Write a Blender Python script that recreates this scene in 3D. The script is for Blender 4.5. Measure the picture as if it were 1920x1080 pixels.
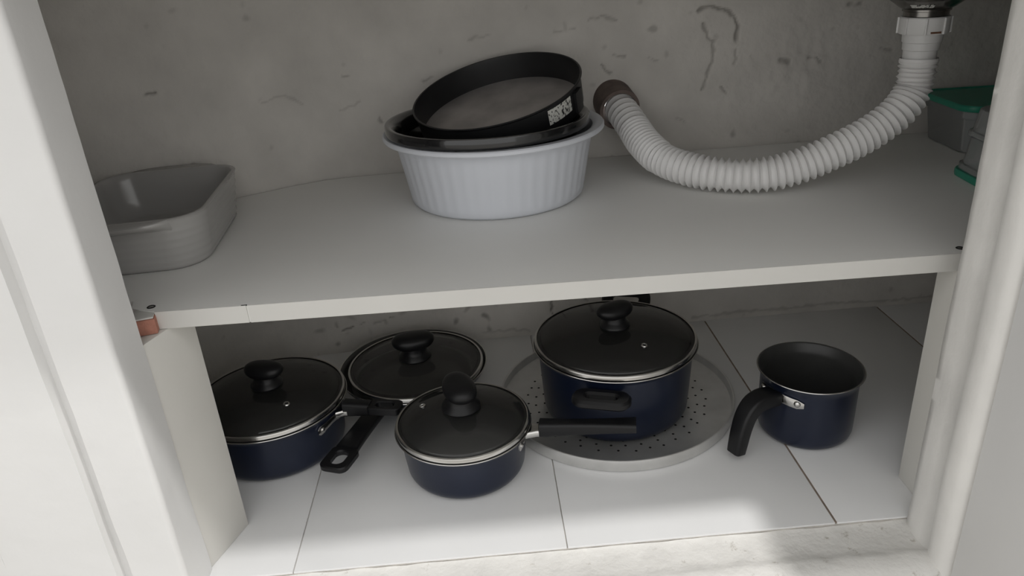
import bpy, bmesh, math, random
from mathutils import Vector, Matrix, noise
random.seed(4)
for o in list(bpy.data.objects): bpy.data.objects.remove(o)
scene = bpy.context.scene
COL = scene.collection
PI = math.pi

# ------------------------------------------------------------------ camera
cam_d = bpy.data.cameras.new('camera')
cam_d.sensor_width = 36.0
cam_d.lens = 1392.0 / 1920.0 * 36.0
cam_d.clip_start = 0.01
cam = bpy.data.objects.new('camera', cam_d)
COL.objects.link(cam)
RX = Vector((0.99630625, -0.05880138, -0.06257996))
RY = Vector((-0.081309, -0.41160965, -0.90772592))
RZ = Vector((0.02761702, 0.90946132, -0.41487035))
m = Matrix.Identity(4)
for i in range(3):
    m[i][0] = RX[i]; m[i][1] = -RY[i]; m[i][2] = -RZ[i]
m[0][3], m[1][3], m[2][3] = 0.0, 0.0, 0.6
cam.matrix_world = m
scene.camera = cam

# ------------------------------------------------------------------ world, lamp, exposure
world = bpy.data.worlds.new('world'); scene.world = world
world.use_nodes = True
wb = world.node_tree.nodes['Background']
wb.inputs[0].default_value = (1.0, 0.997, 0.985, 1.0)
wb.inputs[1].default_value = 1.16
lamp_d = bpy.data.lights.new('ceiling_lamp', 'AREA')
lamp_d.shape = 'DISK'; lamp_d.size = 0.09
lamp_d.energy = 34.0
lamp_d.color = (1.0, 0.985, 0.96)
lamp = bpy.data.objects.new('ceiling_lamp', lamp_d)
lamp.location = (0.86, 0.0, 2.40)
COL.objects.link(lamp)
vs = scene.view_settings
vs.view_transform = 'Standard'; vs.look = 'None'; vs.gamma = 1.0
vs.use_curve_mapping = False
vs.exposure = 0.0

# ------------------------------------------------------------------ materials
def mat(name, col, rough=0.5, metal=0.0, var=0.0, vscale=20.0, bump=0.0, bscale=60.0, coat=0.0,
        spots=0.0, sscale=40.0, spot_col=(0.1, 0.08, 0.06), spot_lo=0.66, attr=None, attr_col=(0.05, 0.045, 0.04), spec=0.5, aniso=0.0, stretch=(1, 1, 1)):
    mt = bpy.data.materials.new(name); mt.use_nodes = True
    nt = mt.node_tree; N = nt.nodes; L = nt.links
    b = N['Principled BSDF']
    b.inputs['Roughness'].default_value = rough
    b.inputs['Metallic'].default_value = metal
    b.inputs['Coat Weight'].default_value = coat
    b.inputs['Coat Roughness'].default_value = 0.15
    b.inputs['Specular IOR Level'].default_value = spec
    b.inputs['Anisotropic'].default_value = aniso
    b.inputs['Base Color'].default_value = (*col, 1)
    tc = N.new('ShaderNodeTexCoord')
    mp = N.new('ShaderNodeMapping'); mp.inputs['Scale'].default_value = stretch
    L.new(tc.outputs['Object'], mp.inputs['Vector'])
    cur = None
    if var > 0:
        n = N.new('ShaderNodeTexNoise'); n.inputs['Scale'].default_value = vscale; n.inputs['Detail'].default_value = 6
        L.new(mp.outputs[0], n.inputs['Vector'])
        r = N.new('ShaderNodeValToRGB')
        r.color_ramp.elements[0].position = 0.3; r.color_ramp.elements[1].position = 0.7
        r.color_ramp.elements[0].color = (*[max(0, c * (1 - var)) for c in col], 1)
        r.color_ramp.elements[1].color = (*[min(1, c * (1 + var)) for c in col], 1)
        L.new(n.outputs['Fac'], r.inputs['Fac']); cur = r.outputs['Color']
    def mixin(fac, colr):
        nonlocal cur
        mx = N.new('ShaderNodeMix'); mx.data_type = 'RGBA'
        L.new(fac, mx.inputs['Factor'])
        if cur is None: mx.inputs['A'].default_value = (*col, 1)
        else: L.new(cur, mx.inputs['A'])
        mx.inputs['B'].default_value = (*colr, 1)
        cur = mx.outputs['Result']
    if spots > 0:
        n = N.new('ShaderNodeTexNoise'); n.inputs['Scale'].default_value = sscale; n.inputs['Detail'].default_value = 8
        n.inputs['Roughness'].default_value = 0.7
        L.new(mp.outputs[0], n.inputs['Vector'])
        r = N.new('ShaderNodeMapRange'); r.inputs['From Min'].default_value = spot_lo; r.inputs['From Max'].default_value = spot_lo + 0.1
        r.inputs['To Max'].default_value = spots
        L.new(n.outputs['Fac'], r.inputs['Value']); mixin(r.outputs['Result'], spot_col)
    if attr:
        a = N.new('ShaderNodeAttribute'); a.attribute_name = attr
        mixin(a.outputs['Fac'], attr_col)
    if cur is not None: L.new(cur, b.inputs['Base Color'])
    if bump > 0:
        n = N.new('ShaderNodeTexNoise'); n.inputs['Scale'].default_value = bscale; n.inputs['Detail'].default_value = 5
        L.new(mp.outputs[0], n.inputs['Vector'])
        bp = N.new('ShaderNodeBump'); bp.inputs['Strength'].default_value = 1.0; bp.inputs['Distance'].default_value = bump
        L.new(n.outputs['Fac'], bp.inputs['Height']); L.new(bp.outputs['Normal'], b.inputs['Normal'])
    return mt

def clear_mat(name, tint, gloss_rough=0.02, haze=0.0, haze_col=(0.8, 0.8, 0.8), ior=1.5):
    mt = bpy.data.materials.new(name); mt.use_nodes = True
    nt = mt.node_tree; N = nt.nodes; L = nt.links
    N.remove(N['Principled BSDF'])
    out = N['Material Output']
    tr = N.new('ShaderNodeBsdfTransparent'); tr.inputs[0].default_value = (*tint, 1)
    gl = N.new('ShaderNodeBsdfGlossy'); gl.inputs['Roughness'].default_value = gloss_rough
    fr = N.new('ShaderNodeFresnel'); fr.inputs['IOR'].default_value = ior
    mx = N.new('ShaderNodeMixShader')
    L.new(fr.outputs[0], mx.inputs[0])
    base = tr.outputs[0]
    if haze > 0:
        df = N.new('ShaderNodeBsdfDiffuse'); df.inputs[0].default_value = (*haze_col, 1)
        m2 = N.new('ShaderNodeMixShader'); m2.inputs[0].default_value = haze
        L.new(tr.outputs[0], m2.inputs[1]); L.new(df.outputs[0], m2.inputs[2]); base = m2.outputs[0]
    L.new(base, mx.inputs[1]); L.new(gl.outputs[0], mx.inputs[2]); L.new(mx.outputs[0], out.inputs[0])
    return mt

M = dict(
    plaster=mat('old_plaster', (0.60, 0.575, 0.537), 0.85, var=0.10, vscale=11, bump=0.0020, bscale=60, attr='dirt', attr_col=(0.07, 0.06, 0.05)),
    sideplaster=mat('side_plaster', (0.60, 0.58, 0.545), 0.85, var=0.1, vscale=6, bump=0.0015, bscale=60),
    paint=mat('white_gloss_paint', (0.80, 0.795, 0.785), 0.42, var=0.02, vscale=9, bump=0.0006, bscale=45),
    groove=mat('old_filler', (0.70, 0.69, 0.67), 0.7, bump=0.001, bscale=150),
    door=mat('door_paint', (0.78, 0.775, 0.765), 0.55, var=0.02, vscale=6, bump=0.0004, bscale=30),
    moulding=mat('aged_cream_paint', (0.80, 0.785, 0.755), 0.5, var=0.05, vscale=14, bump=0.001, bscale=50, spots=0.7, sscale=70, spot_lo=0.70),
    sill=mat('stained_sill_paint', (0.76, 0.745, 0.715), 0.55, var=0.08, vscale=18, bump=0.0022, bscale=70, spots=0.75, sscale=42, spot_col=(0.26, 0.22, 0.16), spot_lo=0.605),
    grout=mat('pale_grout', (0.50, 0.475, 0.44), 0.9, var=0.2, vscale=60, bump=0.001, bscale=200),
    tile=mat('white_glazed_tile', (0.78, 0.78, 0.78), 0.22, var=0.025, vscale=8, bump=0.0002, bscale=12, spots=0.35, sscale=120, spot_lo=0.76),
    wtile=mat('grey_wall_tile', (0.50, 0.49, 0.475), 0.4, var=0.06, vscale=12, bump=0.0004, bscale=40),
    laminate=mat('white_laminate', (0.82, 0.815, 0.79), 0.42, var=0.02, vscale=6, bump=0.0001, bscale=300),
    edging=mat('cream_edging', (0.63, 0.62, 0.59), 0.5, var=0.02, vscale=15),
    board=mat('cream_board', (0.68, 0.665, 0.625), 0.5, var=0.03, vscale=9, bump=0.0003, bscale=40),
    brick=mat('red_brick', (0.36, 0.16, 0.115), 0.85, var=0.2, vscale=80, bump=0.0015, bscale=160),
    mortar=mat('pale_mortar', (0.55, 0.54, 0.51), 0.9, var=0.1, vscale=50, bump=0.001, bscale=120),
    wood=mat('dark_wood', (0.20, 0.11, 0.08), 0.8, var=0.3, vscale=60),
    navy=mat('navy_metallic_enamel', (0.0075, 0.0125, 0.032), 0.36, 0.35, var=0.1, vscale=20, coat=0.25),
    nonstick=mat('black_nonstick', (0.045, 0.045, 0.044), 0.38, var=0.08, vscale=60),
    bakelite=mat('black_bakelite', (0.0075, 0.0075, 0.0085), 0.36, spec=0.32),
    steel=mat('stainless_steel', (0.62, 0.61, 0.59), 0.2, 1.0),
    chrome=mat('tarnished_chrome', (0.22, 0.21, 0.195), 0.25, 1.0, var=0.3, vscale=50),
    alu=mat('worn_aluminium', (0.62, 0.615, 0.60), 0.38, 0.6, var=0.10, vscale=25, bump=0.00015, bscale=50),
    dirt=mat('dirty_joint', (0.24, 0.19, 0.15), 0.9, var=0.35, vscale=70),
    hole=mat('hole_black', (0.006, 0.006, 0.006), 0.9),
    basin=mat('pale_blue_plastic', (0.655, 0.675, 0.72), 0.38, spec=0.4),
    blackpan=mat('black_glossy_enamel', (0.010, 0.010, 0.011), 0.10, coat=0.5),
    tin=mat('black_satin_tin', (0.012, 0.012, 0.013), 0.45, var=0.2, vscale=40),
    tinbase=mat('worn_tin_base', (0.44, 0.415, 0.40), 0.40, 0.5, var=0.3, vscale=16, bump=0.0002, bscale=30),
    ceramic=mat('grey_stoneware', (0.37, 0.362, 0.35), 0.2, var=0.05, vscale=8, coat=0.35),
    pvc=mat('white_pvc', (0.70, 0.695, 0.685), 0.36, var=0.03, vscale=20),
    hose=mat('white_corrugated_plastic', (0.80, 0.79, 0.78), 0.42),
    rust=mat('rust_stain', (0.16, 0.08, 0.045), 0.9, var=0.3, vscale=120),
    clay=mat('brown_drain_socket', (0.15, 0.115, 0.10), 0.8, var=0.25, vscale=50, bump=0.0006, bscale=80),
    green=mat('green_plastic', (0.03, 0.27, 0.18), 0.38, spec=0.4),
    counter=mat('grey_stone', (0.32, 0.31, 0.30), 0.5, var=0.15, vscale=30),
    kfloor=mat('kitchen_floor', (0.42, 0.40, 0.37), 0.4, var=0.1, vscale=10),
    glass=clear_mat('lid_glass', (0.955, 0.955, 0.95), 0.03, 0.019, (0.8, 0.8, 0.79)),  # faint diffuse haze stands in for the grey sheen of reflections
    clear=clear_mat('clear_plastic', (0.86, 0.87, 0.87), 0.15, 0.28, (0.75, 0.77, 0.77)),
)
def label_mat():
    mt = mat('printed_sticker', (0.62, 0.62, 0.58), 0.5)
    nt = mt.node_tree; N = nt.nodes; L = nt.links; b = N['Principled BSDF']
    tc = N.new('ShaderNodeTexCoord'); mp = N.new('ShaderNodeMapping'); mp.inputs['Scale'].default_value = (420, 420, 260)
    n = N.new('ShaderNodeTexNoise'); n.inputs['Scale'].default_value = 1.0; n.inputs['Detail'].default_value = 1
    r = N.new('ShaderNodeValToRGB'); r.color_ramp.interpolation = 'CONSTANT'
    r.color_ramp.elements[0].color = (0.03, 0.03, 0.03, 1)
    r.color_ramp.elements[1].color = (0.62, 0.62, 0.58, 1); r.color_ramp.elements[1].position = 0.42
    L.new(tc.outputs['Object'], mp.inputs[0]); L.new(mp.outputs[0], n.inputs['Vector'])
    L.new(n.outputs['Fac'], r.inputs[0]); L.new(r.outputs[0], b.inputs['Base Color'])
    return mt
M['label'] = label_mat()

# ------------------------------------------------------------------ builders
def obj(name, bm, m, parent=None, smooth=True, angle=40, loc=None, rot=None):
    me = bpy.data.meshes.new(name)
    bmesh.ops.recalc_face_normals(bm, faces=bm.faces)
    bm.to_mesh(me); bm.free()
    for x in (m if isinstance(m, (list, tuple)) else [m]):
        me.materials.append(M[x])
    if smooth:
        me.polygons.foreach_set('use_smooth', [True] * len(me.polygons))
        me.set_sharp_from_angle(angle=math.radians(angle))
    o = bpy.data.objects.new(name, me); COL.objects.link(o)
    if parent: o.parent = parent
    if loc: o.location = loc
    if rot: o.rotation_euler = rot
    return o
def tag(o, label=None, cat=None, group=None, kind=None):
    if label: o['label'] = label
    if cat: o['category'] = cat
    if group: o['group'] = group
    if kind: o['kind'] = kind
    return o
def thing(name, label, cat, loc=(0, 0, 0), rotz=0.0, group=None):
    o = bpy.data.objects.new(name, None); COL.objects.link(o)
    o.empty_display_size = 0.03
    o.location = loc; o.rotation_euler = (0, 0, rotz)
    return tag(o, label, cat, group)
def struct(name, bm, m, parent=None, **k):
    o = obj(name, bm, m, parent, **k)
    if not parent: o['kind'] = 'structure'
    return o
def loft(rings, cap0=True, cap1=True, closed=False, bm=None, mi=0):
    bm = bm or bmesh.new()
    V = [[bm.verts.new(p) for p in r] for r in rings]
    n = len(V[0]); R = len(V)
    for i in range(R if closed else R - 1):
        a, b = V[i], V[(i + 1) % R]
        for j in range(n):
            k = (j + 1) % n
            fc = bm.faces.new((a[j], a[k], b[k], b[j])); fc.material_index = mi
    if not closed:
        if cap0: bm.faces.new(V[0][::-1]).material_index = mi
        if cap1: bm.faces.new(V[-1]).material_index = mi
    return bm
def lathe(prof, seg=72, bm=None, mis=None, mod=None, closed=False):
    """prof: (r, z) list; r == 0 collapses to a pole."""
    bm = bm or bmesh.new()
    rows = []
    for q, (r, z) in enumerate(prof):
        if r < 1e-6: rows.append([bm.verts.new((0, 0, z))])
        else:
            row = []
            for j in range(seg):
                a = 2 * PI * j / seg
                rr = r * (mod(a, q) if mod else 1)
                row.append(bm.verts.new((rr * math.cos(a), rr * math.sin(a), z)))
            rows.append(row)
    n = len(rows)
    for i in range(n if closed else n - 1):
        a, b = rows[i], rows[(i + 1) % n]
        mi = mis[i] if mis else 0
        for j in range(seg):
            k = (j + 1) % seg
            if len(a) == 1 and len(b) == 1: continue
            if len(a) == 1: fc = bm.faces.new((a[0], b[k], b[j]))
            elif len(b) == 1: fc = bm.faces.new((a[j], a[k], b[0]))
            else: fc = bm.faces.new((a[j], a[k], b[k], b[j]))
            fc.material_index = mi
    return bm
def box(x0, x1, y0, y1, z0, z1, bev=0.0, bm=None):
    own = bm is None
    bm = bm or bmesh.new()
    r = bmesh.ops.create_cube(bm, size=1)
    for v in r['verts']:
        v.co = Vector((x0 + (v.co.x + .5) * (x1 - x0), y0 + (v.co.y + .5) * (y1 - y0), z0 + (v.co.z + .5) * (z1 - z0)))
    if bev > 0 and own:
        bmesh.ops.bevel(bm, geom=bm.edges[:], offset=bev, segments=2, affect='EDGES', profile=0.5)
    return bm
def rrect(hx, hy, r, z, n=8, cx=0, cy=0):
    pts = []
    for (sx, sy, a0) in ((1, 1, 0), (-1, 1, PI / 2), (-1, -1, PI), (1, -1, 1.5 * PI)):
        for i in range(n + 1):
            a = a0 + i / n * PI / 2
            pts.append((cx + sx * (hx - r) + r * math.cos(a), cy + sy * (hy - r) + r * math.sin(a), z))
    return pts
def section(c, u, v, hu, hv, r, n=4):
    """rounded rectangle around c in the plane (u, v)"""
    return [tuple(Vector(c) + Vector(u) * p[0] + Vector(v) * p[1]) for p in rrect(hu, hv, min(r, hu * .98, hv * .98), 0, n)]
def catmull(pts, n=12):
    P = [Vector(p) for p in pts]; P = [2 * P[0] - P[1]] + P + [2 * P[-1] - P[-2]]
    out = []
    for i in range(1, len(P) - 2):
        for k in range(n):
            t = k / n
            a, b, c, d = P[i - 1:i + 3]
            out.append(.5 * ((2 * b) + (c - a) * t + (2 * a - 5 * b + 4 * c - d) * t * t + (3 * b - a - 3 * c + d) * t ** 3))
    out.append(P[-2]); return out
def ring_plate(outer, inner, th, bev=0.001, bm=None):
    """flat plate with a hole: outer and inner are 2D loops of the same length"""
    n = len(outer)
    co = Vector((sum(p[0] for p in outer) / n, sum(p[1] for p in outer) / n))
    def off(loop, d, z):
        res = []
        for i, p in enumerate(loop):
            a, b = Vector(loop[i - 1][:2]), Vector(loop[(i + 1) % n][:2])
            t = (b - a).normalized(); nn = Vector((t.y, -t.x))
            res.append((p[0] + nn.x * d, p[1] + nn.y * d, z))
        return res
    h = th / 2
    rings = [off(outer, -bev, h), off(outer, 0, h - bev), off(outer, 0, -h + bev), off(outer, -bev, -h),
             off(inner, bev, -h), off(inner, 0, -h + bev), off(inner, 0, h - bev), off(inner, bev, h)]
    return loft(rings, closed=True, bm=bm)
def extrude_poly(poly, z0, z1, nz=1, jit=0.0, bm=None):
    rings = []
    for k in range(nz + 1):
        z = z0 + (z1 - z0) * k / nz
        rg = []
        for i, (x, y) in enumerate(poly):
            d = (noise.noise_vector(Vector((x * 40, y * 40, z * 9))) + .45 * noise.noise_vector(Vector((x * 90, y * 90, z * 34)))) * jit if jit else Vector((0, 0, 0))
            rg.append((x + d.x, y + d.y, z))
        rings.append(rg)
    return loft(rings, bm=bm)
def extrude_x(prof, x0, x1, nx=1, jit=0.0):
    rings = []
    for k in range(nx + 1):
        x = x0 + (x1 - x0) * k / nx
        rg = []
        for (y, z) in prof:
            d = noise.noise_vector(Vector((x * 40, y * 80, z * 80))) * jit
            rg.append((x, y + d.y, z + d.z))
        rings.append(rg)
    return loft(rings)

# ------------------------------------------------------------------ the cupboard shell
SH = 0.300                                              # top of the shelf
def lerp_tab(tab, x):
    if x <= tab[0][0]: return tab[0][1]
    for (a, b), (c, d) in zip(tab, tab[1:]):
        if x <= c: return b + (d - b) * (x - a) / (c - a)
    return tab[-1][1]
WT_HI = [(-.56, .965), (-.50, .985), (-.44, 1.010), (-.356, 1.046), (-.29, 1.085), (-.24, 1.108), (-.20, 1.116), (-.15, 1.117), (1.0, 1.117)]
WT_LO = [(-.56, 1.02), (-.44, 1.06), (-.356, 1.09), (-.29, 1.108), (-.2, 1.115), (-.15, 1.1165), (1.0, 1.117)]
def wall_y(x, z):
    t = max(0, min(1, (z - 0.05) / 0.25))
    return lerp_tab(WT_LO, x) * (1 - t) + lerp_tab(WT_HI, x) * t

# cracks, chips and stains of the back wall as (x, z) polylines: (points, half width, depth, dirt)
CR = [
    ([(.328, .503), (.345, .507), (.366, .503), (.381, .491), (.388, .476), (.386, .458)], .0030, .0050, .75),
    ([(.386, .445), (.389, .435), (.385, .425)], .0022, .003, .4),
    ([(.336, .484), (.343, .467), (.353, .457), (.355, .440), (.352, .428), (.343, .405), (.340, .390)], .0024, .0035, .55),
    ([(.368, .392), (.378, .384)], .002, .003, .6),
    ([(.455, .425), (.470, .421)], .003, .002, .55), ([(.498, .427), (.516, .421)], .0025, .002, .5),
    ([(.548, .495), (.566, .497)], .003, .003, .6), ([(.605, .432), (.62, .428)], .002, .002, .5),
    ([(.17, .50), (.19, .505), (.21, .497)], .002, .003, .45), ([(.12, .487), (.15, .49)], .0018, .002, .4),
    ([(.205, .452), (.222, .446)], .0016, .003, .5), ([(.187, .437), (.20, .424)], .002, .003, .6),
    ([(.255, .442), (.27, .437)], .0015, .002, .4), ([(.222, .408), (.228, .40)], .0015, .002, .5),
    ([(-.005, .487), (.03, .49)], .0015, .002, .35), ([(-.19, .45), (-.18, .448)], .002, .002, .5),
    ([(-.05, .40), (-.03, .408)], .0025, .003, .55), ([(-.075, .433), (-.06, .437)], .002, .002, .5),
    ([(-.145, .385), (-.143, .378)], .002, .002, .6), ([(-.43, .455), (-.418, .458)], .0026, .003, .8),
    ([(-.398, .357), (-.392, .355)], .0025, .003, .6), ([(-.30, .425), (-.27, .43), (-.25, .415)], .002, .0015, .3),
    ([(-.20, .40), (-.17, .41)], .002, .0015, .3), ([(.30, .35), (.315, .345)], .0015, .002, .35),
    # under the shelf: flaking damp patch, a joint and a dark line along the wall foot
    ([(-.252, .040), (-.236, .046)], .0016, .003, .9), ([(-.222, .047), (-.216, .049)], .0018, .003, .7),
    ([(-.262, .058), (-.259, .048)], .0016, .002, .5), ([(-.236, .084), (-.232, .085)], .0016, .003, .8),
    ([(-.182, .066), (-.176, .071), (-.174, .064)], .0014, .003, .8), ([(-.172, .053), (-.166, .056)], .0014, .002, .7),
    ([(-.148, .100), (-.141, .102)], .0015, .002, .6), ([(-.068, .100), (-.066, .108)], .0013, .003, .6),
    ([(-.058, .092), (-.055, .093)], .0016, .003, .9), ([(-.030, .087), (-.026, .080)], .0016, .003, .8),
    ([(.000, .083), (.004, .085)], .0020, .003, .9), ([(.001, .077), (.003, .079)], .0018, .003, .8), ([(.001, .096), (.002, .097)], .0014, .003, .9),
    ([(-.36, .10), (-.355, .105)], .002, .002, .6), ([(-.20, .045), (-.18, .05)], .0014, .002, .4),
    ([(.0985, -.01), (.0985, .16)], .0016, .0025, .9), ([(.1575, .058), (.1575, .16)], .0032, .003, .75),
    ([(.34, .007), (.42, .011), (.50, .010), (.58, .013), (.66, .009), (.78, .010), (.93, .010)], .0026, .0008, .38),
    ([(-.02, .012), (.03, .013), (.06, .009)], .0024, .0008, .35),
]
def seg_d(px, pz, a, b):
    vx, vz = b[0] - a[0], b[1] - a[1]
    t = ((px - a[0]) * vx + (pz - a[1]) * vz) / (vx * vx + vz * vz + 1e-12)
    t = max(0, min(1, t))
    return math.hypot(px - a[0] - t * vx, pz - a[1] - t * vz)
def build_back_wall():
    x0, x1, z0, z1 = -.56, 1.0, -.05, .70
    nx, nz = 620, 300
    bx = [(min(p[0] for p in c[0]) - .012, max(p[0] for p in c[0]) + .012, min(p[1] for p in c[0]) - .012, max(p[1] for p in c[0]) + .012) for c in CR]
    vs_, dirt = [], []
    for k in range(nz + 1):
        z = z0 + (z1 - z0) * k / nz
        for i in range(nx + 1):
            x = x0 + (x1 - x0) * i / nx
            y = wall_y(x, z)
            nv = noise.noise(Vector((x * 9, z * 9, 2.0))) * .0022 + noise.noise(Vector((x * 30, z * 30, 7.0))) * .0012
            rough = max(0, noise.noise(Vector((x * 6, z * 6, 12.0))) + .15)
            nv += rough * noise.noise(Vector((x * 75, z * 75, 1.0))) * .0016
            y += nv
            dt = 0.0
            jx = x + noise.noise(Vector((x * 90, z * 90, 3.0))) * .0035
            jz = z + noise.noise(Vector((x * 90, z * 90, 9.0))) * .0035
            for c, b in zip(CR, bx):
                if b[0] < x < b[1] and b[2] < z < b[3]:
                    d = min(seg_d(jx, jz, p, q) for p, q in zip(c[0], c[0][1:]))
                    hw = c[1] * (1.15 + .9 * noise.noise(Vector((x * 60, z * 60, 5.0))))
                    if d < hw:
                        f = min(1, (1 - d / hw) * 1.4)
                        y += c[2] * f
                        dt = max(dt, .75 * c[3] * f)
            sp = noise.noise(Vector((x * 55, z * 55, 21.0)))
            if z < .16 and -.30 < x < .02: dt = max(dt, min(.55, max(0, sp - .34) * 1.8))
            else: dt = max(dt, min(.35, max(0, sp - .58) * 1.5))
            vs_.append((x, y, z)); dirt.append(max(0, min(1, dt)))
    fs = []
    w = nx + 1
    for k in range(nz):
        for i in range(nx):
            a = k * w + i
            cx_ = x0 + (x1 - x0) * (i + .5) / nx; cz_ = z0 + (z1 - z0) * (k + .5) / nz
            if math.hypot(cx_ - .203, cz_ - .384) < .0285: continue
            fs.append((a, a + 1, a + w + 1, a + w))
    me = bpy.data.meshes.new('wall_back'); me.from_pydata(vs_, [], fs)
    at = me.attributes.new('dirt', 'FLOAT', 'POINT'); at.data.foreach_set('value', dirt)
    me.materials.append(M['plaster'])
    me.polygons.foreach_set('use_smooth', [True] * len(me.polygons))
    o = bpy.data.objects.new('wall_back', me); COL.objects.link(o); o['kind'] = 'structure'
    return o
build_back_wall()
struct('wall_left', extrude_poly([(-.565, .56), (-.535, .56), (-.53, 1.04), (-.565, 1.04)], -.05, .70, 30, .002), 'sideplaster')
struct('wall_right', extrude_poly([(.94, .60), (.985, .60), (.985, 1.14), (.945, 1.14)], -.05, .70, 30, .002), 'sideplaster')

# floor: grout bed with large white tiles
fl = struct('floor', box(-.56, .96, .6200, 1.125, -.03, -.0022), 'grout', smooth=False)
jo = [-.54, -.24, .06, .36, .66, .955]
for k, (a, b) in enumerate(zip(jo, jo[1:])):
    g0 = .0006 if k in (1, 2) else .0011
    g1 = .0006 if k in (0, 1) else .0012
    obj('tile', box(a + g0, b - g1, .6205, 1.122, -.010, 0.0, .0006), 'tile', fl, loc=(0, 0, random.uniform(-.0003, 0)))

for xj in (.36, .66):
    obj('grout_joint', box(xj - .0013, xj + .0013, .6215, 1.115, -.0021, -.0006), 'dirt', fl, smooth=False)

# painted left jamb with a worn groove, right jamb with round moulding, sill
def arc(cx, cy, r, a0, a1, n=6):
    return [(cx + r * math.cos(math.radians(a0 + (a1 - a0) * i / n)), cy + r * math.sin(math.radians(a0 + (a1 - a0) * i / n))) for i in range(n + 1)]
lj = [(-.345, .640), (-.332, .636), (-.3318, .620), (-.332, .604)] + arc(-.3375, .590, .0055, 0, -90) + \
     [(-.36, .5848), (-.3845, .5845), (-.3860, .5930), (-.3965, .5935), (-.3985, .5830), (-.44, .582), (-.50, .582), (-.50, .640)]
struct('trim_1', extrude_poly(lj, -.10, .70, 90, .0009), 'paint', angle=60)
struct('wall_front', extrude_poly([(-.50, .582), (-.50, .66), (-1.5, .66), (-1.5, .58)], -.10, .70), 'paint', smooth=False)
rj = [(.452, .622), (.437, .6155), (.4355, .606), (.4358, .590), (.4362, .574), (.4335, .570), (.4318, .562), (.4325, .552), (.4365, .5435), (.446, .5405), (.49, .5405), (.49, .622)]
struct('trim_2', extrude_poly(rj, -.10, .70, 160, .0011), 'moulding', angle=60)
struct('wall_front', extrude_poly([(.49, .545), (.49, .66), (1.6, .66), (1.6, .545)], -.10, .70), 'paint', smooth=False)
sp = [(.630, -.03), (.6195, -.0035), (.612, -.0055), (.600, -.0062), (.588, -.0062), (.580, -.0058), (.574, -.0030), (.569, -.0022), (.560, -.0028), (.549, -.0065), (.542, -.0135), (.540, -.03), (.540, -.10), (.630, -.10)]
struct('trim_3', extrude_x(sp, -.40, .47, 160, .0012), 'sill', angle=60)

# open door leaf, standing straight out on the right
dl = struct('door_1', box(.4385, .4685, .085, .5375, -.045, .655, .002), 'door')

# countertop with the sink let into it, kitchen floor
def box_loop(x0, x1, y0, y1, n):
    pts = []
    cs = [(x1, y1), (x0, y1), (x0, y0), (x1, y0)]
    for i in range(4):
        a, b = cs[i], cs[(i + 1) % 4]
        for k in range(n): pts.append((a[0] + (b[0] - a[0]) * k / n, a[1] + (b[1] - a[1]) * k / n))
    return pts
ct = obj('countertop', ring_plate(box_loop(-1.5, 1.6, .468, 1.14, 9), [(p[0], p[1]) for p in rrect(.20, .15, .04, 0, 8, .54, .90)], .03, .003), 'counter', loc=(0, 0, .7155))
tag(ct, 'grey stone countertop slab above the cupboard opening', 'countertop')
sk = [rrect(.222, .172, .05, .7312), rrect(.196, .146, .04, .7312), rrect(.195, .145, .04, .699), rrect(.190, .140, .04, .66), rrect(.180, .130, .04, .60), rrect(.15, .10, .04, .580), rrect(.040, .040, .0395, .5785)]
si = [[(p[0] * .985, p[1] * .985, p[2] + .0025) for p in r] for r in sk[::-1]]
so = obj('sink_bowl', loft(sk + si, False, False, True), 'steel', loc=(.54, .90, .0))
tag(so, 'stainless steel sink bowl let into the countertop', 'sink')
struct('floor_kitchen', box(-3, 3, -3, .54, -.13, -.1005), 'kfloor', smooth=False)

# ------------------------------------------------------------------ shelf on two support boards
sf = thing('shelf', 'wide white laminate shelf board carrying the basin and grey dish', 'shelf', (0, 0, SH))
def front_y(x): return .6672 + (x + .24) * (-.0138 / .649)
xs = [-.53 + i * 1.46 / 60 for i in range(61)]
poly = [(-.3295, front_y(-.33) + .0012), (-.345, .6765), (-.357, .6825), (-.362, .70), (-.53, .70)]
poly += [(x, wall_y(x, SH) - .0045) for x in xs]
poly += [(.93, .70), (.50, .70), (.495, front_y(.5) + .0012)]
obj('shelf_board', extrude_poly([(a, b) for a, b in poly], -.0185, 0), 'laminate', sf, smooth=False)
def strip(xa, xb):
    bm = bmesh.new(); r = []
    for x in (xa, xb):
        y = front_y(x)
        r.append([(x, y, -.0001), (x, y + .0013, .0003), (x, y + .0013, -.0188), (x, y, -.0186)])
    return loft(r, bm=bm)
obj('edge_strip', strip(-.3295, -.2405), 'edging', sf, smooth=False)
obj('edge_strip', strip(-.2388, .495), 'edging', sf, smooth=False)
obj('crack', box(-.2452, -.2394, front_y(-.24) + .0005, front_y(-.24) + .0018, -.0004, .0003), 'hole', sf, smooth=False, rot=None)
for (x, y) in ((-.3375, .6825), (.4705, .6655)):
    s = obj('screw', lathe([(0, .0004), (.0016, .0005), (.0026, .0002), (.0030, .0003), (.0034, .0008), (.0042, .0003), (.0044, -.001)], 20, mis=[0, 0, 1, 1, 1, 1]), ['steel', 'hole'], sf, loc=(x, y, 0))

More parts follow.
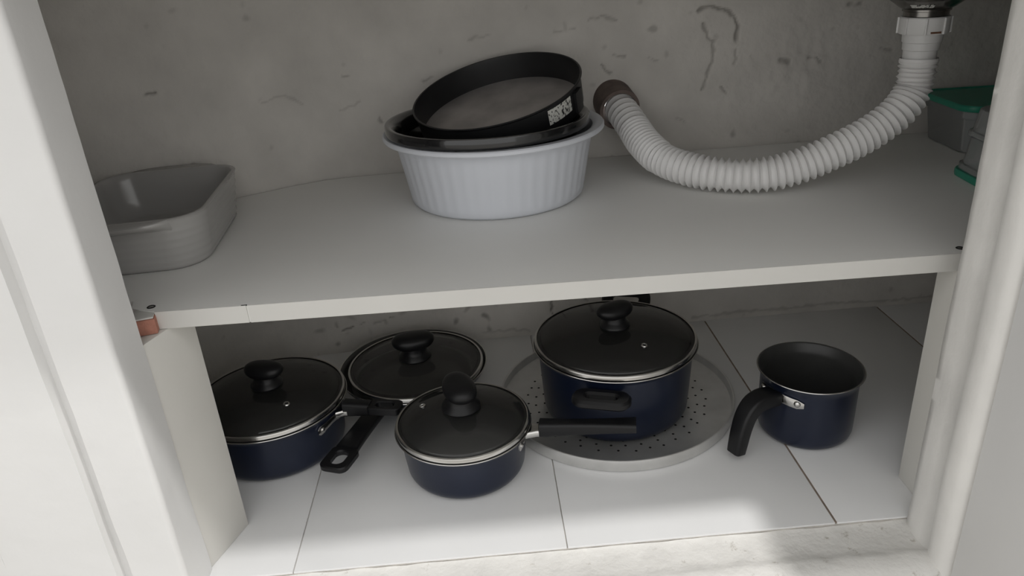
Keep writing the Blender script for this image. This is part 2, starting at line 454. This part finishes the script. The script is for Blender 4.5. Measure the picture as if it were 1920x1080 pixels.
bd = obj('support_board', box(0, .074, 0, .016, 0, .2808, .0008), 'board', loc=(-.3345, .634, 0), rot=(0, 0, math.atan2(.068, .0245)))
tag(bd, 'narrow cream board set at an angle under the shelf, by the red brick', 'board')
bd2 = obj('support_board', box(.4645, .4795, .6215, .685, 0, .2808, .0008), 'board')
tag(bd2, 'narrow cream board propping the shelf beside the blue milk pan', 'board')
bk = thing('brick', 'broken red brick end between jamb and shelf corner', 'brick', (-.352, .672, .2812))
obj('brick_body', box(-.022, .0215, -.018, .022, 0, .0160, .001), 'brick', bk, rot=(0, 0, .25))
obj('mortar_cap', box(-.022, .0205, -.017, .006, .0161, .0180, .0006), 'mortar', bk, rot=(0, 0, .25))
wd = obj('wood_wedge', box(.467, .490, .655, .675, .2740, .2810, .0006), 'wood', rot=None)
tag(wd, 'small dark brown wood wedge under the shelf end above the board', 'wedge')

# ------------------------------------------------------------------ cookware
def pot_body(R, H, parent, bottom=.90, r_fillet=.014, flare=.006, th=.0022, floor=.004):
    Rt = R - flare
    Rb = Rt * (.955 if bottom is None else bottom / .9 * .955)
    prof = [(0, 0.0008), (Rb - r_fillet - .004, 0.0008), (Rb - r_fillet, 0)]
    for i in range(1, 7):
        a = i / 6 * PI / 2
        prof.append((Rb - r_fillet + r_fillet * math.sin(a), r_fillet * 1.15 * (1 - math.cos(a))))
    n_out = len(prof)
    prof += [(Rb + (Rt - Rb) * .5, H * .5), (Rt, H - .010), (Rt + .0008, H - .006), (R - .0012, H - .0022), (R, H - .001)]
    k_out = len(prof) - 1
    prof += [(R - .0004, H), (R - .0022, H - .0012), (Rt - .0015, H - .007), (Rt - th, H - .012), (Rb + (Rt - Rb) * .5 - th, H * .5)]
    rf = r_fillet
    for i in range(6, -1, -1):
        a = i / 6 * PI / 2
        prof.append((Rb - th - rf + rf * math.sin(a), floor + rf * 1.15 * (1 - math.cos(a))))
    prof.append((0, floor))
    mis = [0] * k_out + [1] * (len(prof) - 1 - k_out)
    obj('body', lathe(prof, 96, mis=mis), ['navy', 'nonstick'], parent)
    rp = [(R + .0004 + .0008 * math.cos(a * PI / 4), H - .0006 + .0008 * math.sin(a * PI / 4)) for a in range(8)]
    tag(obj('rim', lathe(rp, 96, closed=True), 'steel', parent), 'bright bare metal rim')
    return Rt

def grip(parent, x0, x1, z0, z1, w0, w1, h0, h1, hole=True, name='handle'):
    """black stick handle along +x, with a hanging eye at its end"""
    bm = bmesh.new(); rings = []
    n = 14; Lh = x1 - x0
    xe = x1 - (.042 if hole else 0)
    for i in range(n + 1):
        t = i / n; x = x0 + (xe - x0) * t
        z = z0 + (z1 - z0) * ((x - x0) / Lh) ** 1.2
        tt = (x - x0) / Lh
        w = w0 + (w1 - w0) * tt - .002 * math.sin(PI * tt); h = h0 + (h1 - h0) * tt
        if i == 0: rings.append(section((x - .001, 0, z), (0, 1, 0), (0, 0, 1), w * .8, h * .8, .004))
        rings.append(section((x, 0, z), (0, 1, 0), (0, 0, 1), w, h, .0045))
    loft(rings, bm=bm)
    if hole:
        out = [(p[0], p[1]) for p in rrect(.0225, w1, w1 * .55, 0, 6)]
        inn = [(p[0], p[1]) for p in rrect(.0125, w1 * .45, w1 * .4, 0, 6)]
        b2 = ring_plate(out, inn, h1 * 1.7, .0015)
        zz = z0 + (z1 - z0) * .92
        bmesh.ops.translate(b2, verts=b2.verts, vec=(x1 - .0225, 0, zz))
        tmp = bpy.data.meshes.new('tmp'); b2.to_mesh(tmp); b2.free(); bm.from_mesh(tmp); bpy.data.meshes.remove(tmp)
    return obj(name, bm, 'bakelite', parent)

def bracket(handle, Rw, z, reach, spread=.30, shift=0.0):
    """steel strap curved round the pan wall with two rivets, and a short ferrule"""
    rings = []
    n = 16
    for i in range(n + 1):
        a = shift - spread + 2 * spread * i / n
        hh = .0062 if abs(a - shift) > spread * .5 else .0050
        if i in (0, n): hh = .0035
        c = Vector((math.cos(a), math.sin(a), 0))
        zc = z - .004 * (abs(a - shift) / spread) ** 1.3
        rings.append(section(c * (Rw + .0016) + Vector((0, 0, zc)), c, (0, 0, 1), .0011, hh, .0008, 2))
    b = obj('bracket', loft(rings), 'steel', handle)
    rings = []
    for i, t in enumerate((0, .25, .6, 1)):
        rings.append(section((Rw + .002 + reach * t, 0, z + .001 + .001 * t), (0, 1, 0), (0, 0, 1), .013 - .0045 * min(1, t * 1.6), .0048, .003))
    obj('ferrule', loft(rings), 'steel', handle)
    for s in (-1, 1):
        a = shift + s * spread * .72
        rv = obj('rivet', lathe([(.0036, 0), (.0034, .0012), (.002, .0022), (0, .0026)], 16), 'steel', handle,
                 loc=((Rw + .0022) * math.cos(a), (Rw + .0022) * math.sin(a), z - .003))
        rv.rotation_euler = (0, PI / 2, a)

def lid(label, loc, R, knob_rot, vent=None, rotz=0, dome=.018, tilt=(0, 0), ks=1.0):
    t = thing('glass_lid', label, 'lid', loc, rotz)
    t.rotation_euler = (tilt[0], tilt[1], rotz)
    prof = []
    n = 14
    for i in range(n + 1):
        u = i / n; prof.append(((R - .0022) * (1 - u), .0050 + dome * (1 - (1 - u) ** 2.3)))
    prof.insert(1, ((R - .0022) * .945, .0058)); prof.insert(2, ((R - .0022) * .938, .0072))
    low = [(r, z - .0030) for r, z in prof[::-1]]
    obj('glass', lathe(prof + low, 96, closed=False), 'glass', t)
    rp = [(R - .0034, .0064), (R - .0020, .0070), (R - .0005, .0062), (R, .0048), (R, .0012), (R - .0008, .0004), (R - .0030, .0004), (R - .0034, .0014), (R - .0034, .0018), (R - .0018, .0022), (R - .0018, .0052)]
    obj('rim_band', lathe(rp, 96, closed=True), 'steel', t)
    zt = .0058 + dome
    kb = lathe([(0, zt - .001), (.0225, zt - .0012), (.0235, zt + .001), (.0225, zt + .004), (.0190, zt + .007), (.0170, zt + .012), (.0165, zt + .018), (0, zt + .018)], 36)
    # thick oval grip
    rings = []
    m_ = 12
    for i in range(m_ + 1):
        ph = -PI / 2 + PI * i / m_
        c = math.copysign(abs(math.cos(ph)) ** .62, math.cos(ph)) if 0 < i < m_ else .08
        s = math.sin(ph)
        rings.append([(0.0305 * c * math.cos(a), .0195 * c * math.sin(a) * (1 + .10 * math.cos(a) ** 2), zt + .0240 + .0118 * s + .0022 * (math.cos(a) * c) ** 2)
                      for a in [2 * PI * j / 36 for j in range(36)]])
    loft(rings, bm=kb)
    for v in kb.verts:
        v.co.x *= ks; v.co.y *= ks; v.co.z = zt + (v.co.z - zt) * ks
    obj('knob', kb, 'bakelite', t, rot=(0, 0, knob_rot))
    if vent:
        a, r = vent
        u = 1 - r / (R - .0035); z = .0058 + dome * (1 - (1 - u) ** 2.3)
        v = obj('vent_eyelet', lathe([(.0019, -.003), (.0019, .0004), (.0022, .0012), (.0036, .0013), (.0044, .0004), (.0044, -.0006)], 20), 'steel', t,
            loc=(r * math.cos(a), r * math.sin(a), z + .0002))
        slope = dome * 2.3 * (1 - u) ** 1.3 / (R)
        v.rotation_euler = (0, math.atan(slope), a)
        obj('vent_hole', lathe([(0, .0003), (.0018, .0003), (.0018, -.002)], 16), 'hole', v)
    return t

D = math.radians
# saucepan against the angled board
def saucepan(label, c, R, H, ang, hx1, hz, w=(.0085, .0125), hole=True, gap=.010, hh=.0110, shift=-.22):
    t = thing('saucepan', label, 'saucepan', (c[0], c[1], 0), ang)
    Rt = pot_body(R, H, t)
    h = grip(t, Rt + gap, hx1, hz[0], hz[1], w[0], w[1], hh, .0062, hole)
    bracket(h, Rt - .0006, hz[0] - .006, gap + .004, .27, shift)
    return t
saucepan('dark navy lidded saucepan standing beside the angled cream board', (-.3075, .864), .1005, .0735, D(-13), .183, (.0635, .0665))
lid('clear glass lid on the saucepan beside the angled cream board', (-.3075, .864, .0738), .0998, D(-14), (D(-53), .058), dome=.016, ks=.88)
saucepan('small navy saucepan with a glass lid in front of the frying pan', (-.0492, .780), .0845, .0655, D(-11), .214, (.0605, .0680), (.0095, .0115), False, .018, .0100, -.12)
lid('clear glass lid on the small navy saucepan in front of the frying pan', (-.0492, .780, .0658), .0840, D(106), (D(160), .053), ks=1.04)

# large casserole on the perforated tray
tr = thing('perforated_tray', 'round perforated aluminium tray under the big casserole', 'tray', (.165, .9005, 0))
Rr = .1655
tp = [(0, 0.0004), (Rr - .004, 0.0004), (Rr - .001, .0012), (Rr, .004), (Rr, .0155), (Rr - .0004, .0172), (Rr - .0016, .0176), (Rr - .0030, .0168), (Rr - .0034, .0145), (Rr - .0042, .0052), (Rr - .0075, .0032), (0, .0032)]
obj('dish', lathe(tp, 128), 'alu', tr)
hb = bmesh.new()
cnt = 0
for q, r in enumerate((.126, .1145, .103, .0915, .080, .068)):
    n = int(2 * PI * r / .0215)
    for i in range(n):
        a = 2 * PI * (i + .5 * (q % 2)) / n + .03 * math.sin(q * 5 + i)
        rr = r + .0012 * math.sin(i * 3.1 + q)
        cx, cy = rr * math.cos(a), rr * math.sin(a)
        loft([[(cx + .0018 * math.cos(b * PI / 4), cy + .0018 * math.sin(b * PI / 4), z) for b in range(8)] for z in (.0022, .00335)], bm=hb)
tag(obj('perforations', hb, 'hole', tr, smooth=False), kind='stuff')

cs = thing('casserole_pot', 'large two-handled navy casserole with glass lid on the perforated tray', 'pot', (.1620, .8850, .0036), D(72))
RtC = pot_body(.1105, .1035, cs)
for s in (0, PI):
    out = [(p[0], p[1]) for p in rrect(.019, .0365, .0165, 0, 8)]
    inn = [(p[0], p[1]) for p in rrect(.0058, .0195, .0054, 0, 8)]
    b = ring_plate(out, inn, .011, .003)
    h = obj('loop_handle', b, 'bakelite', cs)
    ax = RtC + (.0270 if s == 0 else .0200)
    h.location = (ax * math.cos(s), ax * math.sin(s), .1010 if s == 0 else .0865)
    h.rotation_euler = (0, D(-38) if s == 0 else D(-4), s)
    br = obj('bracket', box(-.0275, -.014, -.016, .016, -.0050, .0020, .001), 'bakelite', h)
lid('large clear glass lid on the two-handled casserole', (.1620, .8850, .1074), .1098, D(24), (D(-63), .062), dome=.0165, ks=.88)

# frying pan behind, its lid shifted a little aside
fp = thing('frying_pan', 'black shallow frying pan behind the saucepans near the wall', 'frying pan', (-.1266, .981, 0), D(249.5))
pot_body(.1096, .041, fp, bottom=.80, r_fillet=.016, flare=.004)
h = grip(fp, .118, .250, .0385, .034, .0125, .0190, .0078, .0048, True)
bracket(h, .1035, .031, .022, .22)
lid('shallow glass lid resting on the frying pan near the wall', (-.1215, .9715, .0413), .1005, D(9), None, dome=.012, ks=1.04)

# milk pan with hooked handle
mp_ = thing('milk_pan', 'open navy milk pan with a hooked black handle, no lid', 'saucepan', (.3975, .7985, 0), D(206))
R_, H_ = .0645, .0925
prof = [(0, .0006), (.044, .0006), (.048, 0), (.0535, .002), (.0572, .0062), (.0588, .012), (.0593, .03), (.0597, .078), (.0602, .082), (.0622, .0868), (.0640, .0905), (R_, H_ - .001),
        (R_ - .0003, H_), (R_ - .002, H_ - .001), (.0612, .087), (.0585, .081), (.0575, .076), (.0571, .03), (.0565, .013), (.054, .007), (.047, .004), (0, .004)]
obj('body', lathe(prof, 96, mis=[0] * 11 + [1] * 10), ['navy', 'nonstick'], mp_)
rp = [(R_ + .0003 + .0008 * math.cos(a * PI / 4), H_ - .0006 + .0008 * math.sin(a * PI / 4)) for a in range(8)]
tag(obj('rim', lathe(rp, 96, closed=True), 'steel', mp_), 'bright bare metal rim')
path = catmull([(.0625, 0, .0705), (.080, 0, .0735), (.097, 0, .0715), (.108, 0, .060), (.1145, 0, .042), (.1185, 0, .022), (.1205, 0, .010)], 6)
rings = []
for i, p in enumerate(path):
    t = (path[min(i + 1, len(path) - 1)] - path[max(i - 1, 0)]).normalized()
    nrm = Vector((-t.z, 0, t.x))
    u = i / (len(path) - 1)
    hw = .0135 - .0035 * u; ht = .0105 - .002 * u
    if u < .25: ht = .009 + .0015 * u / .25
    rings.append(section(p, (0, 1, 0), nrm, hw, ht, .0045))
hm = obj('handle', loft(rings), 'bakelite', mp_)
for s in (1,):
    rings = []
    for i in range(9):
        a = -.42 + 1.05 * i / 8
        c = Vector((math.cos(a), math.sin(a), 0))
        rings.append(section(c * .0612 + Vector((0, 0, .0735 - .006 * max(0, a))), c, (0, 0, 1), .0009, .0062 if 0 < i < 8 else .0035, .0007, 2))
    obj('bracket', loft(rings), 'steel', hm)
    for a in (.50, -.34):
        rv = obj('rivet', lathe([(.0042, 0), (.0038, .0014), (.0022, .0026), (0, .003)], 16), 'steel', hm, loc=(.0620 * math.cos(a), .0620 * math.sin(a), .0715))
        rv.rotation_euler = (0, PI / 2, a)

# ------------------------------------------------------------------ on the shelf
# pale blue basin with fluted sides
bs = thing('plastic_basin', 'pale blue-grey fluted plastic basin holding two black tins', 'basin', (.0194, .9700, SH))
RB, RT, HB = .1150, .1300, .0930
def flute(amp):
    def f_(a, q):
        return 1 + amp[q] * (abs(math.sin(a * 24)) - .5)
    return f_
outp = [(0, .001), (RB - .014, .001), (RB - .010, 0), (RB - .004, .0012), (RB, .005), (RB + .001, .012), (RB + .0055, .040), (RB + .0105, .068), (RT - .0015, HB - .009), (RT, HB - .006),
        (RT + .010, HB - .0055), (.1425, HB - .0065), (.1440, HB - .0050), (.1440, HB - .0015), (.1425, HB), (RT + .004, HB), (RT - .001, HB - .003), (RT - .0055, HB - .020), (RB + .003, .04), (RB - .003, .012), (RB - .008, .005), (0, .004)]
amp = [0, 0, 0, 0, .002, .006, .008, .008, .004, 0] + [0] * 12
obj('bowl', lathe(outp, 192, mod=flute(amp)), 'basin', bs)

# black pan hanging by its rim inside the basin
bp_ = thing('cake_pan', 'glossy black pan nested in the blue basin under the tilted tin', 'pan', (.0120, .9630, .3655))
pp = [(0, 0), (.108, 0), (.113, .003), (.1175, .026), (.1255, .0285), (.1300, .0285), (.1312, .0295), (.1316, .0310), (.1316, .0395), (.1308, .0412), (.1290, .0418), (.1255, .0410), (.1215, .0385), (.1170, .034), (.1110, .005), (.106, .002), (0, .002)]
obj('pan_body', lathe(pp, 128), 'blackpan', bp_)

# springform tin leaning against the back wall
tn = thing('springform_tin', 'tilted black springform tin with grey base leaning in the basin', 'tin')
nrm = Vector((-.177, -.208, .962)).normalized()
Rt_, Ht_ = .1115, .037
q = Vector((0, 0, 1)).rotation_difference(nrm)
tn.rotation_mode = 'QUATERNION'; tn.rotation_quaternion = q
cen = Vector((.0268, .986, .4365))
tn.location = cen - nrm * Ht_
wallp = [(Rt_ * .965, 0), (Rt_ * .972, -.0004), (Rt_ * .978, .0006), (Rt_ - .0010, Ht_ - .003), (Rt_, Ht_ - .0020), (Rt_ + .0012, Ht_ - .0012), (Rt_ + .0014, Ht_ - .0002), (Rt_ + .0004, Ht_ + .0006), (Rt_ - .0012, Ht_ + .0002), (Rt_ - .0018, Ht_ - .003), (Rt_ * .960, .0030)]
obj('side_band', lathe(wallp, 128, closed=True), 'tin', tn)
tag(obj('base_plate', lathe([(0, .0012), (Rt_ * .966, .0012), (Rt_ * .966, .0030), (Rt_ * .93, .0030), (Rt_ * .915, .0026), (0, .0026)], 96), 'tinbase', tn), 'worn grey metal base')
def wall_patch(R0, a0, a1, z0, z1, slope, th, n=14):
    rings = []
    for i in range(n + 1):
        a = a0 + (a1 - a0) * i / n
        c, s = math.cos(a), math.sin(a)
        r0 = R0 + slope * z0; r1 = R0 + slope * z1
        rings.append([(r0 * c, r0 * s, z0), (r1 * c, r1 * s, z1), ((r1 + th) * c, (r1 + th) * s, z1), ((r0 + th) * c, (r0 + th) * s, z0)])
    return loft(rings)
sl = (Rt_ - .001 - Rt_ * .978) / Ht_
tag(obj('sticker', wall_patch(Rt_ * .978 + .0003, D(-60), D(-38), .012, .031, sl, .0003), 'label', tn, angle=30), 'pale printed sticker')
obj('clasp', wall_patch(Rt_ * .978 + .0002, D(-34), D(-24), .003, .030, sl, .004, 4), 'tin', tn, angle=30)

# grey stoneware baking dish
dh = thing('baking_dish', 'grey ribbed stoneware baking dish with lug handles on the shelf', 'dish', (-.4000, .8780, SH), D(4.5))
def dring(t, extra=0.0, z=None):
    hx = .0775 + .0085 * t + extra; hy = .1060 + .0100 * t + extra
    return rrect(hx, hy, .040 + extra, .062 * t if z is None else z, 8)
rings = [rrect(.070, .098, .034, .0005), rrect(.0745, .1025, .037, 0.0)]
for i in range(25):
    t = .06 + .90 * i / 24
    rip = .00035 * math.sin(t * 2 * PI * 7) if t < .85 else 0
    rings.append(dring(t, rip))
rings += [dring(.985, .0010), dring(1.0, .0002), dring(1.0, -.0035, .0625), dring(.985, -.0055, .0605), dring(.85, -.0062), dring(.5, -.0064), dring(.16, -.0075), dring(.09, -.013, .0062)]
obj('dish_body', loft(rings), 'ceramic', dh, angle=60)
for s in (-1, 1):
    rr = []
    for i in range(13):
        u = -1 + 2 * i / 12
        pr = .0215 * (1 - abs(u) ** 3.0) ** .7 + .0004
        x = .056 * u; y0 = .1125
        rr.append([(x, s * y0, .0618), (x, s * (y0 + pr * .9), .0622), (x, s * (y0 + pr), .0605), (x, s * (y0 + pr * .92), .0575), (x, s * (y0 + pr * .4), .0530), (x, s * (y0 - .001), .0480)])
    obj('lug_handle', loft(rr), 'ceramic', dh, angle=60)

# clear food boxes with green lids
def food_box(name, label, c, hx, hy, z0, h, up=True, lid_on=True, rot=0, lidz='top'):
    t = thing(name, label, 'container', (c[0], c[1], z0), rot, None)
    zl = .009 if lid_on and lidz == 'bottom' else 0.0
    def rg(k, f): return rrect(hx * f, hy * f, .022, zl + h * k, 6)
    if up: prof = [(0, .86), (.03, .90), (.80, .97), (.82, 1.0), (1.0, 1.0)]
    else: prof = [(0, 1.0), (.16, 1.0), (.18, .95), (.95, .90), (1.0, .86)]
    outer = [rg(k, f) for k, f in prof]
    inner = [[(x * .975, y * .975, z) for x, y, z in rg(k, f)] for k, f in prof[::-1]]
    if up:
        inner[-1] = [(x, y, z + .0015) for x, y, z in inner[-1]]
        bm = loft(outer + inner, True, True)
    else:
        inner[0] = [(x, y, z - .0015) for x, y, z in inner[0]]
        bm = loft(inner[::-1][::1] + [], False, True)
        bm2 = loft(outer, False, True, bm=bm)
    obj('box_body', bm, 'clear', t, angle=45)
    if lid_on:
        zb = -.0002 if lidz == 'bottom' else h
        L_ = [rrect(hx * 1.05, hy * 1.05, .024, zb + .0003, 6), rrect(hx * 1.06, hy * 1.06, .025, zb + .0025, 6), rrect(hx * 1.06, hy * 1.06, .025, zb + .0070, 6), rrect(hx * 1.045, hy * 1.045, .024, zb + .0086, 6),
              rrect(hx * .98, hy * .98, .022, zb + .0086, 6), rrect(hx * .965, hy * .965, .022, zb + .0072, 6)]
        obj('snap_lid', loft(L_), 'green', t, angle=35)
    return t
food_box('food_container', 'clear food box with green snap lid on top, behind the upturned boxes', (.7520, 1.030), .088, .066, SH + .0003, .060, True, True, D(-4))
food_box('food_container', 'upturned clear food box standing on its green lid', (.6640, .850), .0600, .0560, SH + .0003, .042, False, True, D(-6), 'bottom')
food_box('food_container', 'upturned clear food box without lid, topmost of its stack', (.6660, .852), .0570, .0535, SH + .0003 + .0515, .034, False, False, D(-5))

# ------------------------------------------------------------------ sink waste: strainer, nut, hose, wall socket
DX, DY = .5365, .9000
st = thing('sink_strainer', 'tarnished chrome sink strainer above the white pipe nut', 'strainer', (DX, DY, .4985))
obj('strainer_cup', lathe([(0, 0), (.0245, 0), (.0245, .0050), (.0262, .0056), (.0262, .0076), (.0270, .0084), (.0300, .0100), (.0365, .0148), (.0425, .0190), (.0465, .0200), (.0478, .0215), (.0478, .0245), (.0465, .0260), (.0455, .0300), (.0470, .0795), (0, .0795)], 56), 'chrome', st, angle=30)
tag(obj('sticker', wall_patch(.0302 - 1.32 * .0100, D(-150), D(-108), .0104, .0142, 1.32, .0004), 'label', st, angle=30), 'small printed sticker')
pipe = thing('drain_pipe', 'white corrugated sink waste hose curving down to the wall', 'pipe', (DX, DY, SH))
def dz(z): return z - SH
nb = bmesh.new()
lathe([(.0205, dz(.4975)), (.0262, dz(.4978)), (.0274, dz(.4965)), (.0274, dz(.4800)), (.0264, dz(.4785)), (.0205, dz(.4782))], 56, bm=nb, closed=True)
nut = obj('lock_nut', nb, 'pvc', pipe, angle=35)
for i in range(8):
    a = 2 * PI * i / 8 + .33
    b = box(.0268, .0293, -.0012, .0012, dz(.4788), dz(.4970), .0005)
    obj('nut_rib', b, 'pvc', nut, rot=(0, 0, a))
obj('rust_mark', wall_patch(.02735, D(-104), D(-78), dz(.4800), dz(.4822), 0, .0003, 6), 'rust', nut)
obj('sleeve', lathe([(.0190, dz(.4788)), (.0222, dz(.4782)), (.0218, dz(.4690)), (.0206, dz(.4682)), (.0202, dz(.4600)), (.0188, dz(.4594)), (.0182, dz(.4440)), (.0150, dz(.4440))], 48, closed=True), 'pvc', pipe, angle=35)
ctr = [(.5365, .9000, .4500), (.5362, .8998, .4300), (.5320, .8970, .4090), (.5140, .8900, .3880), (.4800, .8850, .3660), (.4330, .8800, .3470), (.3860, .8790, .3310), (.3420, .8830, .3240), (.3000, .9000, .3235), (.2660, .9290, .3260), (.2420, .9660, .3310), (.2270, 1.0080, .3440), (.2190, 1.0480, .3600), (.2125, 1.0800, .3725), (.2095, 1.1000, .3775)]
pts = catmull(ctr, 60)
# arc length and pleat phase
ph = [0.0]; s_ = 0; S = [0.0]
for a, b in zip(pts, pts[1:]):
    s_ += (b - a).length; S.append(s_)
TOT = S[-1]
def pitch(s):
    if s < .040: return .0065
    if s < .055: return .0078
    if s < .325: return .0090
    if s < .370: return .0085
    if s < .390: return .0080
    if s < .470: return .0070
    return .0115
def amp_(s):
    if s < .006: return .0010
    if s < .03: return .0034
    if s < .05: return .0034 + .0022 * (s - .03) / .02
    if s < .375: return .0056
    if s < .395: return .0056 - .0038 * (s - .375) / .02
    if s < .470: return .0034
    return .0026
rings = []
phase = 0.0; s = 0.0; idx = 0
up = Vector((0, 0, 1))
prev_u = Vector((1, 0, 0))
NS = 36
while s < TOT:
    while idx < len(S) - 2 and S[idx + 1] < s: idx += 1
    f_ = (s - S[idx]) / max(1e-9, S[idx + 1] - S[idx])
    p = pts[idx].lerp(pts[idx + 1], f_)
    t = (pts[min(idx + 3, len(pts) - 1)] - pts[max(idx - 2, 0)]).normalized()
    u = (prev_u - t * prev_u.dot(t)).normalized(); prev_u = u
    v = t.cross(u)
    tri = abs((phase % 1.0) * 2 - 1)
    r = .0222 - amp_(s) * (tri ** .62) + (.0012 if s > .395 else 0)
    q_ = p - Vector((DX, DY, SH))
    rings.append([tuple(q_ + (u * math.cos(2 * PI * j / NS) + v * math.sin(2 * PI * j / NS)) * r) for j in range(NS)])
    ds = pitch(s) / 8
    phase += 1 / 8; s += ds
obj('corrugated_hose', loft(rings, False, False), 'hose', pipe, angle=28)
sk_ = obj('wall_socket', lathe([(.0252, -.034), (.0300, -.034), (.0308, .045), (.0262, .045)], 48, closed=True), 'clay', loc=(.2045, 1.116, .3835), rot=(D(-90) - .0, 0, 0))
sk_.rotation_euler = (D(-78), 0, D(6))
tag(sk_, 'brown drain socket stub set in the plaster wall', 'pipe socket')
bpy.context.view_layer.update()
